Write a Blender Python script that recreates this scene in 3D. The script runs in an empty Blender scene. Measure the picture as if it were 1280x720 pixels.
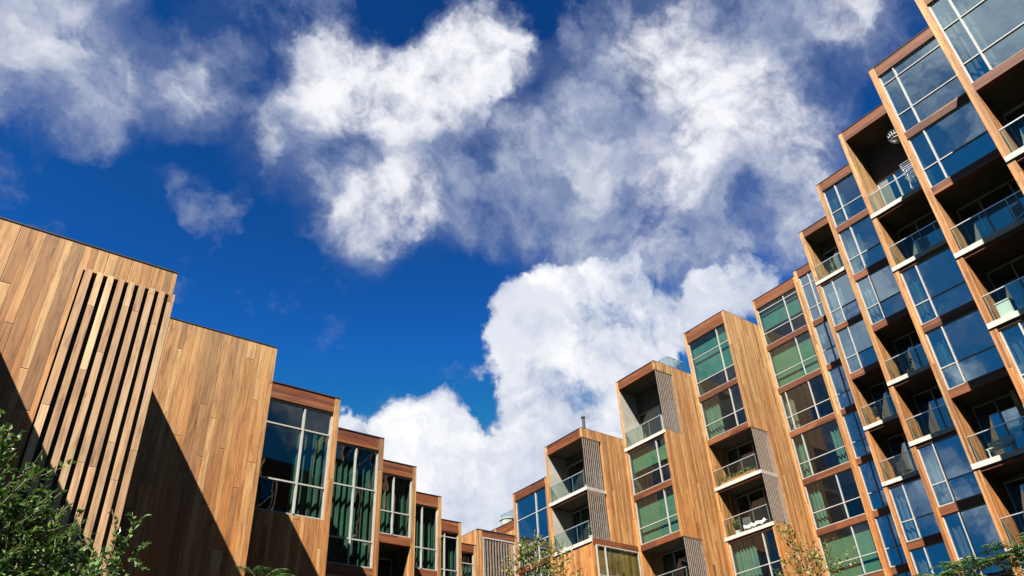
import bpy, math, random
from mathutils import Vector, Matrix
random.seed(7)
R = math.radians
sc = bpy.context.scene
COL = sc.collection

# ------------------------------------------------------------------ camera
cam_d = bpy.data.cameras.new('camera')
cam = bpy.data.objects.new('camera', cam_d); COL.objects.link(cam)
right = Vector((0.80278413, -0.59447266, -0.04625898))
down = Vector((0.30996208, 0.48233231, -0.81931621))
fwd = Vector((0.50937329, 0.64339552, 0.57147271))
m = Matrix((right, -down, -fwd)).transposed().to_4x4()
m.translation = Vector((0, 0, 2.0))
cam.matrix_world = m
cam_d.lens = 27.3725; cam_d.sensor_width = 36.0
cam_d.clip_start = 0.1; cam_d.clip_end = 5000
sc.camera = cam
sc.view_settings.view_transform = 'Standard'
sc.view_settings.look = 'None'
sc.view_settings.gamma = 1
sc.view_settings.exposure = 2.4
sc.view_settings.use_curve_mapping = False
sc.render.resolution_x = 1024; sc.render.resolution_y = 576
sc.cycles.max_bounces = 8; sc.cycles.transparent_max_bounces = 12
sc.cycles.glossy_bounces = 3; sc.cycles.diffuse_bounces = 1
sc.cycles.caustics_reflective = False; sc.cycles.caustics_refractive = False

# ------------------------------------------------------------------ light
S = Vector((1.0, 0.70, -1.42)).normalized()      # direction the sunlight travels
sun_d = bpy.data.lights.new('sun', 'SUN'); sun_d.energy = 5.0; sun_d.angle = R(0.5)
sun_d.color = (1.0, 0.93, 0.82)
sun = bpy.data.objects.new('sun', sun_d); COL.objects.link(sun)
sun.rotation_euler = S.to_track_quat('-Z', 'Y').to_euler()
sun.location = (-30, -20, 60)
elev = math.asin(-S.z); to = -S
# nishita: rotation 0 puts the sun at +Y and turns clockwise seen from above
rotz = math.atan2(to.x, to.y)

# ------------------------------------------------------------------ node helpers
class NT:
    def __init__(s, tree): s.t = tree; s.n = tree.nodes; s.l = tree.links
    def new(s, typ, **kw):
        n = s.n.new(typ)
        for k, v in kw.items(): setattr(n, k, v)
        return n
    def link(s, a, b): s.l.new(a, b)
    def put(s, v, sock):
        if isinstance(v, bpy.types.NodeSocket): s.l.new(v, sock)
        else:
            if isinstance(v, (tuple, list)) and len(v) == 3 and sock.type == 'RGBA': v = (*v, 1)
            sock.default_value = v
    def math(s, op, a, b=0.0, c=0.0, clamp=False):
        n = s.new('ShaderNodeMath', operation=op); n.use_clamp = clamp
        s.put(a, n.inputs[0]); s.put(b, n.inputs[1])
        if len(n.inputs) > 2: s.put(c, n.inputs[2])
        return n.outputs[0]
    def vmath(s, op, a, b=(0, 0, 0)):
        n = s.new('ShaderNodeVectorMath', operation=op)
        s.put(a, n.inputs[0]); s.put(b, n.inputs[1])
        return n.outputs['Value'] if op in ('DOT_PRODUCT', 'LENGTH') else n.outputs[0]
    def scale(s, a, k):
        n = s.new('ShaderNodeVectorMath', operation='SCALE'); s.put(a, n.inputs[0]); s.put(k, n.inputs['Scale']); return n.outputs[0]
    def mix(s, f, a, b, typ='MIX'):
        n = s.new('ShaderNodeMix', data_type='RGBA', blend_type=typ)
        s.put(f, n.inputs[0]); s.put(a, n.inputs[6]); s.put(b, n.inputs[7]); return n.outputs[2]
    def rng(s, v, a, b, c=0.0, d=1.0, smooth=False):
        n = s.new('ShaderNodeMapRange'); n.interpolation_type = 'SMOOTHSTEP' if smooth else 'LINEAR'
        s.put(v, n.inputs[0])
        for i, x in enumerate((a, b, c, d)): s.put(x, n.inputs[i + 1])
        return n.outputs[0]
    def noise(s, vec, scale, detail=4, rough=.55, dist=0.0, dim='3D'):
        n = s.new('ShaderNodeTexNoise', noise_dimensions=dim)
        s.put(vec, n.inputs['Vector']); n.inputs['Scale'].default_value = scale
        n.inputs['Detail'].default_value = detail; n.inputs['Roughness'].default_value = rough
        n.inputs['Distortion'].default_value = dist
        return n
    def ramp(s, f, stops, interp='LINEAR'):
        n = s.new('ShaderNodeValToRGB'); s.put(f, n.inputs[0]); n.color_ramp.interpolation = interp
        e = n.color_ramp.elements
        while len(e) < len(stops): e.new(0.5)
        for el, (p, c) in zip(e, stops): el.position = p; el.color = (*c, 1)
        return n.outputs[0]
    def white(s, x, y=None):
        n = s.new('ShaderNodeTexWhiteNoise', noise_dimensions='2D')
        cb = s.new('ShaderNodeCombineXYZ'); s.put(x, cb.inputs[0])
        if y is not None: s.put(y, cb.inputs[1])
        s.link(cb.outputs[0], n.inputs['Vector']); return n.outputs['Value']

# ------------------------------------------------------------------ sky
world = bpy.data.worlds.new('World'); sc.world = world; world.use_nodes = True
w = NT(world.node_tree); w.n.clear()
out = w.new('ShaderNodeOutputWorld'); bg = w.new('ShaderNodeBackground')
bg.inputs['Strength'].default_value = 0.05
w.link(bg.outputs[0], out.inputs[0])
sky = w.new('ShaderNodeTexSky', sky_type='NISHITA'); sky.sun_disc = False
sky.sun_elevation = elev; sky.sun_rotation = rotz
sky.air_density = 1.0; sky.dust_density = 0.3; sky.ozone_density = 3.0
gam = w.new('ShaderNodeGamma'); w.link(w.vmath('MULTIPLY', w.vmath('MINIMUM', sky.outputs[0], (1.2, 2.0, 3.1)), (.290, .450, .408)), gam.inputs[0]); gam.inputs[1].default_value = 2.6
skycol = gam.outputs[0]
tc = w.new('ShaderNodeTexCoord'); D0 = tc.outputs['Generated']
nz = w.noise(D0, 5.0, 6, .62)
wob = w.scale(w.vmath('SUBTRACT', nz.outputs['Color'], (.5, .5, .5)), 0.16)
D1 = w.vmath('ADD', D0, wob)
nz2 = w.noise(D0, 22.0, 5, .6)
D1 = w.vmath('ADD', D1, w.scale(w.vmath('SUBTRACT', nz2.outputs['Color'], (.5, .5, .5)), 0.03))
D1 = w.vmath('NORMALIZE', D1)
def blobs(table):
    acc = None
    for (x, y, z, r, a) in table:
        d = w.vmath('DOT_PRODUCT', D1, (x, y, z))
        v = w.math('MULTIPLY_ADD', d, 2 / (r * r), 1 - 2 / (r * r), clamp=True)
        acc = w.math('MULTIPLY_ADD', v, a, acc if acc is not None else 0.0)
    return acc
THICK = [(0.5813, 0.643, 0.4986, 0.1313, 1.1), (0.6188, 0.5896, 0.5191, 0.1022, 1.0), (0.5325, 0.6511, 0.5409, 0.069, 0.9), (0.5521, 0.6728, 0.4926, 0.0686, 0.8), (0.6679, 0.5968, 0.4446, 0.1225, 1.0), (0.6105, 0.673, 0.4176, 0.1009, 0.8), (0.5467, 0.6071, 0.5767, 0.0517, 0.7), (0.6047, 0.5491, 0.5769, 0.0568, 0.6), (0.5915, 0.66, 0.4632, 0.1021, 0.8), (0.4781, 0.7832, 0.3975, 0.0775, 1.2), (0.4049, 0.8238, 0.3966, 0.0598, 1.2), (0.4731, 0.8112, 0.3437, 0.0973, 1.2), (0.5512, 0.7689, 0.3239, 0.0758, 0.9), (0.5847, 0.7282, 0.3577, 0.077, 0.9), (0.3809, 0.8313, 0.4047, 0.0433, 1.0), (0.5179, 0.7714, 0.3698, 0.0771, 1.0), (0.7228, 0.4471, 0.527, 0.0625, 1.0), (0.6936, 0.4845, 0.5331, 0.0494, 0.9), (0.6628, 0.5319, 0.527, 0.0503, 0.6), (0.6225, 0.5404, 0.566, 0.0509, 0.5), (0.5038, 0.7109, 0.4907, 0.0342, 0.4),(-.6,.1,.8,.35,.9),(-.75,.5,.45,.25,.8),(-.3,.9,.35,.2,.6)]
THIN = [(0.3738, 0.5021, 0.7798, 0.0782, 0.7), (0.3532, 0.5518, 0.7555, 0.0791, 0.4), (0.2969, 0.5916, 0.7496, 0.0783, 0.3), (0.396, 0.5446, 0.7393, 0.0801, 0.3), (0.4786, 0.4544, 0.7513, 0.079, 0.3), (0.4867, 0.4, 0.7766, 0.0769, 0.4), (0.512, 0.5365, 0.6708, 0.0819, 0.4), (0.4693, 0.6192, 0.6296, 0.0691, 0.4), (0.5837, 0.5353, 0.6105, 0.0821, 0.5), (-0.0781, 0.6998, 0.71, 0.1432, 1.0), (-0.0145, 0.7053, 0.7087, 0.109, 0.7), (0.0868, 0.6814, 0.7267, 0.0708, 0.6), (0.0667, 0.7139, 0.6971, 0.0467, 0.4), (0.1226, 0.6586, 0.7424, 0.0542, 0.5), (0.1005, 0.6156, 0.7816, 0.0645, 0.4), (0.1868, 0.5714, 0.7991, 0.0978, 0.6), (0.1809, 0.6919, 0.699, 0.088, 0.6), (0.2805, 0.6769, 0.6805, 0.1188, 0.7), (0.353, 0.6634, 0.6598, 0.1083, 0.7), (0.3147, 0.7141, 0.6253, 0.0804, 0.5), (0.414, 0.6091, 0.6765, 0.1092, 0.6), (0.4643, 0.5564, 0.6891, 0.0954, 0.5), (0.0866, 0.7683, 0.6342, 0.0285, 0.42), (0.1193, 0.7681, 0.6292, 0.0315, 0.45), (0.1445, 0.7781, 0.6112, 0.0222, 0.3), (0.1727, 0.7581, 0.6289, 0.0276, 0.4), (0.536, 0.3557, 0.7656, 0.1516, 0.9), (0.6065, 0.3557, 0.7111, 0.1145, 0.8), (0.5791, 0.4598, 0.6733, 0.147, 0.7), (0.5118, 0.501, 0.6979, 0.0945, 0.5), (0.6344, 0.3056, 0.7101, 0.0741, 0.7), (0.6042, 0.2572, 0.7542, 0.1312, 0.7), (0.6631, 0.1898, 0.7241, 0.1019, 0.9), (0.7002, 0.3191, 0.6387, 0.099, 0.8), (0.6396, 0.4459, 0.6262, 0.1061, 0.7), (0.7334, 0.3354, 0.5912, 0.0619, 0.4), (0.5306, 0.5641, 0.6326, 0.0826, 0.4), (0.6372, 0.5097, 0.5781, 0.1081, 0.8), (0.6772, 0.4677, 0.568, 0.0663, 0.6), (0.579, 0.5642, 0.5886, 0.0688, 0.6), (0.6771, 0.2401, 0.6956, 0.0393, -0.45), (0.6932, 0.388, 0.6074, 0.0333, -0.25), (0.7337, 0.3638, 0.5739, 0.0753, 0.5), (0.6979, 0.4176, 0.5819, 0.0779, 0.4), (0.5752, 0.7517, 0.3227, 0.1176, 0.5), (0.5774, 0.7152, 0.3938, 0.0807, 0.5), (0.3677, 0.5019, 0.7829, 0.0812, 0.85), (0.3512, 0.5488, 0.7586, 0.0822, 0.765), (0.4038, 0.485, 0.7757, 0.0545, 0.595), (0.2507, 0.5894, 0.768, 0.0744, 0.6375), (0.3053, 0.5865, 0.7502, 0.0817, 0.68), (0.2184, 0.6275, 0.7474, 0.0634, 0.425), (0.2005, 0.6524, 0.7309, 0.0632, 0.4675), (0.1859, 0.6822, 0.7071, 0.0472, 0.34), (0.3583, 0.6718, 0.6484, 0.0622, 0.6375), (0.086, 0.6889, 0.7197, 0.0394, 0.2975), (0.5428, 0.3494, 0.7638, 0.063, 0.68), (0.6269, 0.3239, 0.7086, 0.0625, 0.7224999999999999), (0.6424, 0.4338, 0.6318, 0.0495, 0.595), (0.6485, 0.1969, 0.7353, 0.057, 0.51), (-0.0741, 0.6922, 0.7179, 0.0513, 0.51), (0.531, 0.4938, 0.6886, 0.045, 0.425), (0.2061, 0.6059, 0.7684, 0.0626, 0.425),(-.5,-.1,.85,.5,.4),(-.7,.45,.55,.4,.7),(-.4,.6,.7,.3,.5),(-.8,-.1,.5,.3,.5),(-0.7261, 0.181, 0.6634, 0.0496, 0.5), (-0.7326, 0.1128, 0.6712, 0.0388, 0.55), (-0.7766, 0.1906, 0.6005, 0.0411, 0.6), (-0.872, 0.3936, 0.2909, 0.0495, 0.9), (-0.9049, 0.3471, 0.2466, 0.0462, 0.9), (-0.8397, 0.4699, 0.2722, 0.0428, 0.7), (-0.8906, 0.2829, 0.3561, 0.0474, 0.8), (-0.7586, 0.0893, 0.6454, 0.0339, 0.5), (-0.7915, 0.3642, 0.4908, 0.0361, 0.5), (-0.7624, 0.4387, 0.4758, 0.0564, 0.6), (0.3231, -0.8395, 0.4369, 0.0479, 0.8), (0.4007, -0.8422, 0.3608, 0.0477, 0.6)]
BRIGHT = [(0.3718, 0.4991, 0.7828, 0.0819, 0.9), (0.3471, 0.5515, 0.7585, 0.0682, 0.7), (0.2544, 0.5956, 0.762, 0.0854, 0.7), (0.2153, 0.641, 0.7367, 0.0565, 0.6), (0.3212, 0.5936, 0.7378, 0.0586, 0.6), (0.5394, 0.3525, 0.7647, 0.0934, 0.75), (0.6312, 0.3293, 0.7022, 0.0696, 0.75), (0.6253, 0.3949, 0.6731, 0.0577, 0.5), (0.3583, 0.6718, 0.6484, 0.0603, 0.8), (0.537, 0.5023, 0.6778, 0.0451, 0.5), (0.6171, 0.4551, 0.6419, 0.0593, 0.6), (-0.0805, 0.6942, 0.7152, 0.068, 0.5), (0.6962, 0.314, 0.6456, 0.0732, 0.5), (0.0844, 0.6859, 0.7227, 0.0393, 0.3), (0.3046, 0.6978, 0.6483, 0.0593, 0.35), (0.6535, 0.1909, 0.7324, 0.0588, 0.5), (0.1645, 0.6992, 0.6957, 0.0462, 0.4), (0.7589, 0.3294, 0.5618, 0.0544, 0.5), (0.6338, 0.5046, 0.5862, 0.06, 0.4), (0.1868, 0.5714, 0.7991, 0.0544, 0.3),(-0.7261, 0.181, 0.6634, 0.0496, 0.5), (-0.7326, 0.1128, 0.6712, 0.0388, 0.55), (-0.7766, 0.1906, 0.6005, 0.0411, 0.6), (-0.872, 0.3936, 0.2909, 0.0495, 0.9), (-0.9049, 0.3471, 0.2466, 0.0462, 0.9), (-0.8397, 0.4699, 0.2722, 0.0428, 0.7), (-0.8906, 0.2829, 0.3561, 0.0474, 0.8), (-0.7586, 0.0893, 0.6454, 0.0339, 0.5), (-0.7915, 0.3642, 0.4908, 0.0361, 0.5), (-0.7624, 0.4387, 0.4758, 0.0564, 0.6), (0.3231, -0.8395, 0.4369, 0.0479, 0.8), (0.4007, -0.8422, 0.3608, 0.0477, 0.6)]
thick = w.rng(blobs(THICK), 0.0, 1.15, smooth=True); thin = w.math('MINIMUM', blobs(THIN), 1.25)
fb = w.noise(D1, 7.0, 10, .62, .1).outputs['Fac']
fb2 = w.noise(D1, 8.0, 10, .60, .12).outputs['Fac']
fine = w.noise(D0, 24.0, 8, .62, .1).outputs['Fac']
td = w.math('MULTIPLY_ADD', fb, 2.0, w.math('ADD', thick, -1.42))
td = w.math('ADD', td, w.math('MULTIPLY_ADD', fine, .9, -.45))
ta = w.rng(td, -.06, .46, smooth=True)
nd = w.math('ADD', w.math('MULTIPLY', thin, .90), w.math('MULTIPLY_ADD', fb2, 3.3, -2.07))
nd = w.math('ADD', nd, w.math('MULTIPLY_ADD', fine, 1.3, -.65))
na = w.math('MULTIPLY', w.rng(nd, -.15, .95, smooth=True), .94)
core = w.rng(td, .05, .85, smooth=True)
shade = w.rng(w.noise(D1, 8.0, 7, .6, .5).outputs['Fac'], .40, .60, smooth=True)
ccol = w.mix(w.math('MULTIPLY_ADD', core, .6, w.math('MULTIPLY', shade, .4)), (1.45, 1.75, 2.45), (3.95, 3.95, 4.0))
vcol = w.mix(w.rng(nd, .15, 1.25, smooth=True), (.75, 1.15, 2.1), (3.5, 3.55, 3.75))
veil = w.math('MULTIPLY', w.rng(thin, .1, .9, smooth=True), w.rng(fb, .36, .62, smooth=True))
col = w.mix(w.math('MULTIPLY', veil, .42), skycol, (.95, 1.2, 1.9))
br = w.math('ADD', blobs(BRIGHT), w.math('MULTIPLY_ADD', fb, 2.2, -1.1))
br = w.math('ADD', w.math('MULTIPLY', br, .85), w.math('MULTIPLY_ADD', nd, .35, -.1))
vcol = w.mix(w.rng(br, -.05, 1.0, smooth=True), (.95, 1.2, 1.9), (3.85, 3.85, 3.95))
col = w.mix(na, col, vcol)
col = w.mix(ta, col, ccol)
w.link(col, bg.inputs['Color'])

# ------------------------------------------------------------------ materials
def mat(name):
    mt = bpy.data.materials.new(name); mt.use_nodes = True
    t = NT(mt.node_tree); t.n.clear()
    o = t.new('ShaderNodeOutputMaterial'); p = t.new('ShaderNodeBsdfPrincipled')
    t.link(p.outputs[0], o.inputs[0]); return mt, t, p, o
def cedar(name, width, zlo, zhi, horizontal=False, pale=(0.226, 0.142, 0.064), orange=(0.215, 0.079, 0.0155), brown=(0.085, 0.032, 0.009), L=2.6, gap=.035, rough=.6, warp=.22):
    mt, t, p, o = mat(name)
    g = t.new('ShaderNodeNewGeometry'); sp = t.new('ShaderNodeSeparateXYZ'); t.link(g.outputs['Position'], sp.inputs[0])
    X, Y, Z = sp.outputs
    along = t.math('ADD', X, Y)
    s_, l_ = (Z, along) if horizontal else (along, Z)
    s = t.math('DIVIDE', s_, width)
    s = t.math('MULTIPLY_ADD', t.math('SINE', t.math('MULTIPLY', s, 1.9)), warp, s); i = t.math('FLOOR', s); fr = t.math('FRACT', s)
    off = t.white(i, 3.7)
    lp = t.math('MULTIPLY_ADD', off, 7.0, t.math('DIVIDE', l_, L)); j = t.math('FLOOR', lp); lf = t.math('FRACT', lp)
    r1 = t.white(i, j); r2 = t.white(t.math('ADD', i, 91.3), j)
    # grain stretched along the board
    cb = t.new('ShaderNodeCombineXYZ')
    t.link(t.math('MULTIPLY', s_, 26.0), cb.inputs[0]); t.link(t.math('MULTIPLY', l_, 1.3), cb.inputs[1]); t.link(t.math('MULTIPLY', r1, 40), cb.inputs[2])
    gr = t.noise(cb.outputs[0], 1.0, 5, .65, .6).outputs['Fac']
    cb2 = t.new('ShaderNodeCombineXYZ')
    t.link(t.math('MULTIPLY', s_, 1.6), cb2.inputs[0]); t.link(t.math('MULTIPLY', l_, .35), cb2.inputs[1]); t.link(t.math('MULTIPLY', Y, .3), cb2.inputs[2])
    big = t.noise(cb2.outputs[0], 1.0, 5, .6).outputs['Fac']
    c = t.ramp(r1, [(0, brown), (.22, tuple((a + b) / 2 for a, b in zip(brown, orange))), (.5, orange), (.8, tuple((a * .6 + b * .4) for a, b in zip(orange, pale))), (1, pale)])
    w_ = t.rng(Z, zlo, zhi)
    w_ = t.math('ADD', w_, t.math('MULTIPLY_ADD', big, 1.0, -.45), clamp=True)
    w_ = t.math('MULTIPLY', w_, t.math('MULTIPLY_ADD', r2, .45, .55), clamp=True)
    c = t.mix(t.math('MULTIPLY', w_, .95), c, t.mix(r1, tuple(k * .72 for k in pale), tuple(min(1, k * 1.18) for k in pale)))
    c = t.mix(1.0, c, t.ramp(gr, [(.28, (.52, .45, .38)), (.5, (1, 1, 1)), (.72, (1.22, 1.18, 1.1))]), 'MULTIPLY')
    cb3 = t.new('ShaderNodeCombineXYZ')
    t.link(t.math('MULTIPLY', s_, 5.5), cb3.inputs[0]); t.link(t.math('MULTIPLY', l_, .7), cb3.inputs[1]); t.link(t.math('MULTIPLY', r2, 9.0), cb3.inputs[2])
    st = t.noise(cb3.outputs[0], 1.0, 6, .7, .8).outputs['Fac']
    c = t.mix(1.0, c, t.ramp(st, [(.32, (.55, .46, .38)), (.46, (.95, .93, .9)), (.62, (1.1, 1.1, 1.1))]), 'MULTIPLY')
    c = t.mix(1.0, c, t.ramp(r2, [(0, (.80, .80, .80)), (.5, (1, 1, 1)), (1, (1.10, 1.10, 1.10))]), 'MULTIPLY')
    # knots
    vo = t.new('ShaderNodeTexVoronoi'); vv = t.new('ShaderNodeCombineXYZ')
    t.link(t.math('MULTIPLY', s_, 7.0), vv.inputs[0]); t.link(t.math('MULTIPLY', l_, 2.2), vv.inputs[1]); t.link(j, vv.inputs[2]); t.link(vv.outputs[0], vo.inputs['Vector']); vo.inputs['Scale'].default_value = .5
    kn = t.rng(vo.outputs['Distance'], .05, .10)
    c = t.mix(t.math('MULTIPLY', t.math('SUBTRACT', 1.0, kn), .6), c, (.07, .03, .012))
    e = t.math('MULTIPLY', t.rng(fr, 0, gap), t.rng(fr, 1 - gap, 1, 1, 0))
    e2 = t.math('MULTIPLY', t.rng(lf, 0, .003), t.rng(lf, .997, 1, 1, 0))
    e = t.math('MULTIPLY', e, e2)
    c = t.mix(t.math('MULTIPLY', t.math('SUBTRACT', 1.0, e), .55), c, (.03, .013, .006))
    t.link(c, p.inputs['Base Color'])
    t.put(t.math('MULTIPLY_ADD', gr, .3, rough - .15), p.inputs['Roughness'])
    p.inputs['Specular IOR Level'].default_value = .3
    b = t.new('ShaderNodeBump'); b.inputs['Distance'].default_value = .012; b.inputs['Strength'].default_value = .8
    t.link(t.math('ADD', t.math('MULTIPLY', e, 1.0), t.math('MULTIPLY_ADD', gr, .15, t.math('MULTIPLY', r2, .25))), b.inputs['Height'])
    t.link(b.outputs[0], p.inputs['Normal'])
    return mt
def plain(name, c1, c2, rough=.6, scale=3.0, metal=0.0, spec=.4, bump=.0):
    mt, t, p, o = mat(name)
    g = t.new('ShaderNodeNewGeometry')
    n = t.noise(g.outputs['Position'], scale, 6, .6).outputs['Fac']
    t.link(t.ramp(n, [(.3, c1), (.7, c2)]), p.inputs['Base Color'])
    p.inputs['Roughness'].default_value = rough; p.inputs['Metallic'].default_value = metal
    p.inputs['Specular IOR Level'].default_value = spec
    if bump:
        b = t.new('ShaderNodeBump'); b.inputs['Distance'].default_value = bump; t.link(n, b.inputs['Height']); t.link(b.outputs[0], p.inputs['Normal'])
    return mt
M = {}
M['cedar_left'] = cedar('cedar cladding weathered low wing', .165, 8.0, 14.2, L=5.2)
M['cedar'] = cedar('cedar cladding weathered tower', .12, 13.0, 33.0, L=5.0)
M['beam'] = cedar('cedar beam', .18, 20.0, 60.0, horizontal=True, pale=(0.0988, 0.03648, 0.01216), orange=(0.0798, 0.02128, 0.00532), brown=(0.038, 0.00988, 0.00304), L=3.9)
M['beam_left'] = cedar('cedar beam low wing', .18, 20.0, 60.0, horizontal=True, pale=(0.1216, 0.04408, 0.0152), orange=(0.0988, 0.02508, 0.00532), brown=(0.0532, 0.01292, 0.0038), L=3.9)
M['batten'] = cedar('cedar batten', .2065, -1.0, 6.0, L=3.4, gap=.0005, warp=0, pale=(0.285, 0.20, 0.12), orange=(0.26, 0.125, 0.05), brown=(0.19, 0.09, 0.036))
M['slat'] = plain('weathered dark slat', (0.0684, 0.05168, 0.0418), (0.1292, 0.1026, 0.0836), .6, 6)
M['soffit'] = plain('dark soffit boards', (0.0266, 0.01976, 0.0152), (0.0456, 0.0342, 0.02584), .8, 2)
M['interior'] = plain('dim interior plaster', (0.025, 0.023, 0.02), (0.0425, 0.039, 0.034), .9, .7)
M['frame'] = plain('pale aluminium frame', (0.175, 0.17, 0.162), (0.225, 0.218, 0.205), .4, 3, 0, .5)
M['dark_frame'] = plain('grey door frame', (0.1672, 0.1596, 0.152), (0.228, 0.2204, 0.2128), .4, 3, 0, .5)
M['concrete'] = plain('concrete', (0.19, 0.18, 0.17), (0.27, 0.26, 0.24), .8, 2.5, bump=.004)
M['concrete_wall'] = plain('board marked grey wall', (0.1292, 0.1216, 0.1064), (0.1976, 0.1862, 0.1596), .85, 1.2, bump=.01)
M['coping'] = plain('dark metal coping', (0.038, 0.0342, 0.0342), (0.0684, 0.0608, 0.0608), .4, 4, .6)
M['steel'] = plain('galvanised steel', (.45, .45, .46), (.6, .6, .62), .35, 5, .8)
M['white'] = plain('white paint', (0.34, 0.34, 0.335), (0.42, 0.42, 0.41), .5, 3)
M['black'] = plain('dark metal', (.03, .03, .03), (.06, .055, .05), .5, 5)
M['terracotta'] = plain('terracotta', (.33, .13, .06), (.42, .18, .09), .8, 8)
M['towel'] = plain('white towel cloth', (0.30, 0.30, 0.30), (0.38, 0.38, 0.375), .9, 10, bump=.01)
M['grass'] = plain('lawn', (.010, .019, .005), (.02, .032, .009), .9, 1.5, bump=.03)
M['paving'] = plain('gravel path', (.12, .105, .09), (.18, .16, .14), .9, 8, bump=.01)
M['bark'] = plain('bark', (.10, .075, .05), (.18, .14, .10), .9, 14, bump=.02)
M['petal'] = plain('orange petals', (.65, .20, .05), (.8, .45, .15), .6, 20)
def curtain_mat(name, c1, c2, trans=.35):
    mt, t, p, o = mat(name)
    g = t.new('ShaderNodeNewGeometry')
    n = t.noise(g.outputs['Position'], 2.0, 4, .5).outputs['Fac']
    c = t.ramp(n, [(.3, c1), (.7, c2)])
    t.link(c, p.inputs['Base Color']); p.inputs['Roughness'].default_value = .9
    tr = t.new('ShaderNodeBsdfTranslucent'); t.link(c, tr.inputs[0])
    mx = t.new('ShaderNodeMixShader'); mx.inputs[0].default_value = trans
    t.link(p.outputs[0], mx.inputs[1]); t.link(tr.outputs[0], mx.inputs[2]); t.link(mx.outputs[0], o.inputs[0])
    return mt
M['curtain'] = curtain_mat('pale green curtain', (0.055, 0.10, 0.08), (0.085, 0.14, 0.11))
M['curtain_deep'] = curtain_mat('deep green curtain', (0.017, 0.044, 0.032), (0.030, 0.070, 0.051))
M['curtain_white'] = curtain_mat('off white curtain', (.20, .19, .165), (.27, .26, .23))
M['curtain_warm'] = curtain_mat('sand curtain', (.16, .11, .065), (.21, .15, .09))
M['blind'] = curtain_mat('roller blind', (0.05434, 0.1129, 0.06688), (0.07106, 0.1379, 0.0836))
M['blind_teal'] = curtain_mat('teal roller blind', (0.0209, 0.09196, 0.07942), (0.03344, 0.1254, 0.1087))
def glass(name, tint, refl, rough=.0, wav=.004, fk=1.4, gc=(.92, .97, 1)):
    mt, t, p, o = mat(name)
    t.n.remove(p)
    g = t.new('ShaderNodeNewGeometry')
    b = t.new('ShaderNodeBump'); b.inputs['Distance'].default_value = wav
    t.link(t.noise(g.outputs['Position'], .9, 2, .5).outputs['Fac'], b.inputs['Height'])
    gl = t.new('ShaderNodeBsdfGlossy'); gl.inputs['Roughness'].default_value = rough; 
    wn = t.new('ShaderNodeTexWhiteNoise', noise_dimensions='1D'); t.link(g.outputs['Random Per Island'], wn.inputs['W'])
    tilt = t.scale(t.vmath('SUBTRACT', wn.outputs['Color'], (.5, .5, .5)), .035)
    t.link(t.vmath('NORMALIZE', t.vmath('ADD', b.outputs[0], tilt)), gl.inputs['Normal'])
    gl.inputs['Color'].default_value = (*gc, 1)
    tr = t.new('ShaderNodeBsdfTransparent'); tr.inputs[0].default_value = (*tint, 1)
    cs = t.math('ABSOLUTE', t.vmath('DOT_PRODUCT', g.outputs['Incoming'], g.outputs['True Normal']))
    sch = t.math('MULTIPLY_ADD', t.math('POWER', t.math('SUBTRACT', 1.0, cs), 5.0), .9, .04)
    f = t.math('ADD', t.math('MULTIPLY', sch, fk), refl, clamp=True)
    mx = t.new('ShaderNodeMixShader'); t.put(f, mx.inputs[0]); t.link(tr.outputs[0], mx.inputs[1]); t.link(gl.outputs[0], mx.inputs[2])
    t.link(mx.outputs[0], o.inputs[0]); return mt
M['glass'] = glass('window glass', (.62, .80, .74), .05, fk=1.1)
M['glass_coated'] = glass('coated window glass', (.50, .66, .68), .34, gc=(.66, .88, 1))
M['glass_clear'] = glass('railing glass', (.80, .87, .84), .0, fk=.6)
def leaf(name, c1, c2, c3, trans=.3):
    mt, t, p, o = mat(name)
    g = t.new('ShaderNodeNewGeometry')
    c = t.ramp(g.outputs['Random Per Island'], [(0, c1), (.55, c2), (1, c3)])
    t.link(c, p.inputs['Base Color']); p.inputs['Roughness'].default_value = .45; p.inputs['Specular IOR Level'].default_value = .35
    tr = t.new('ShaderNodeBsdfTranslucent'); t.link(c, tr.inputs[0])
    mx = t.new('ShaderNodeMixShader'); mx.inputs[0].default_value = trans
    t.link(p.outputs[0], mx.inputs[1]); t.link(tr.outputs[0], mx.inputs[2]); t.link(mx.outputs[0], o.inputs[0])
    return mt
M['leaf_dark'] = leaf('dark green leaves', (.012, .036, .006), (.028, .078, .012), (.09, .14, .028))
M['leaf_yellow'] = leaf('yellow green leaves', (.035, .065, .012), (.09, .12, .022), (.20, .17, .04))
M['leaf_mid'] = leaf('green fern leaves', (.015, .045, .012), (.035, .09, .02), (.08, .15, .04))

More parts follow.
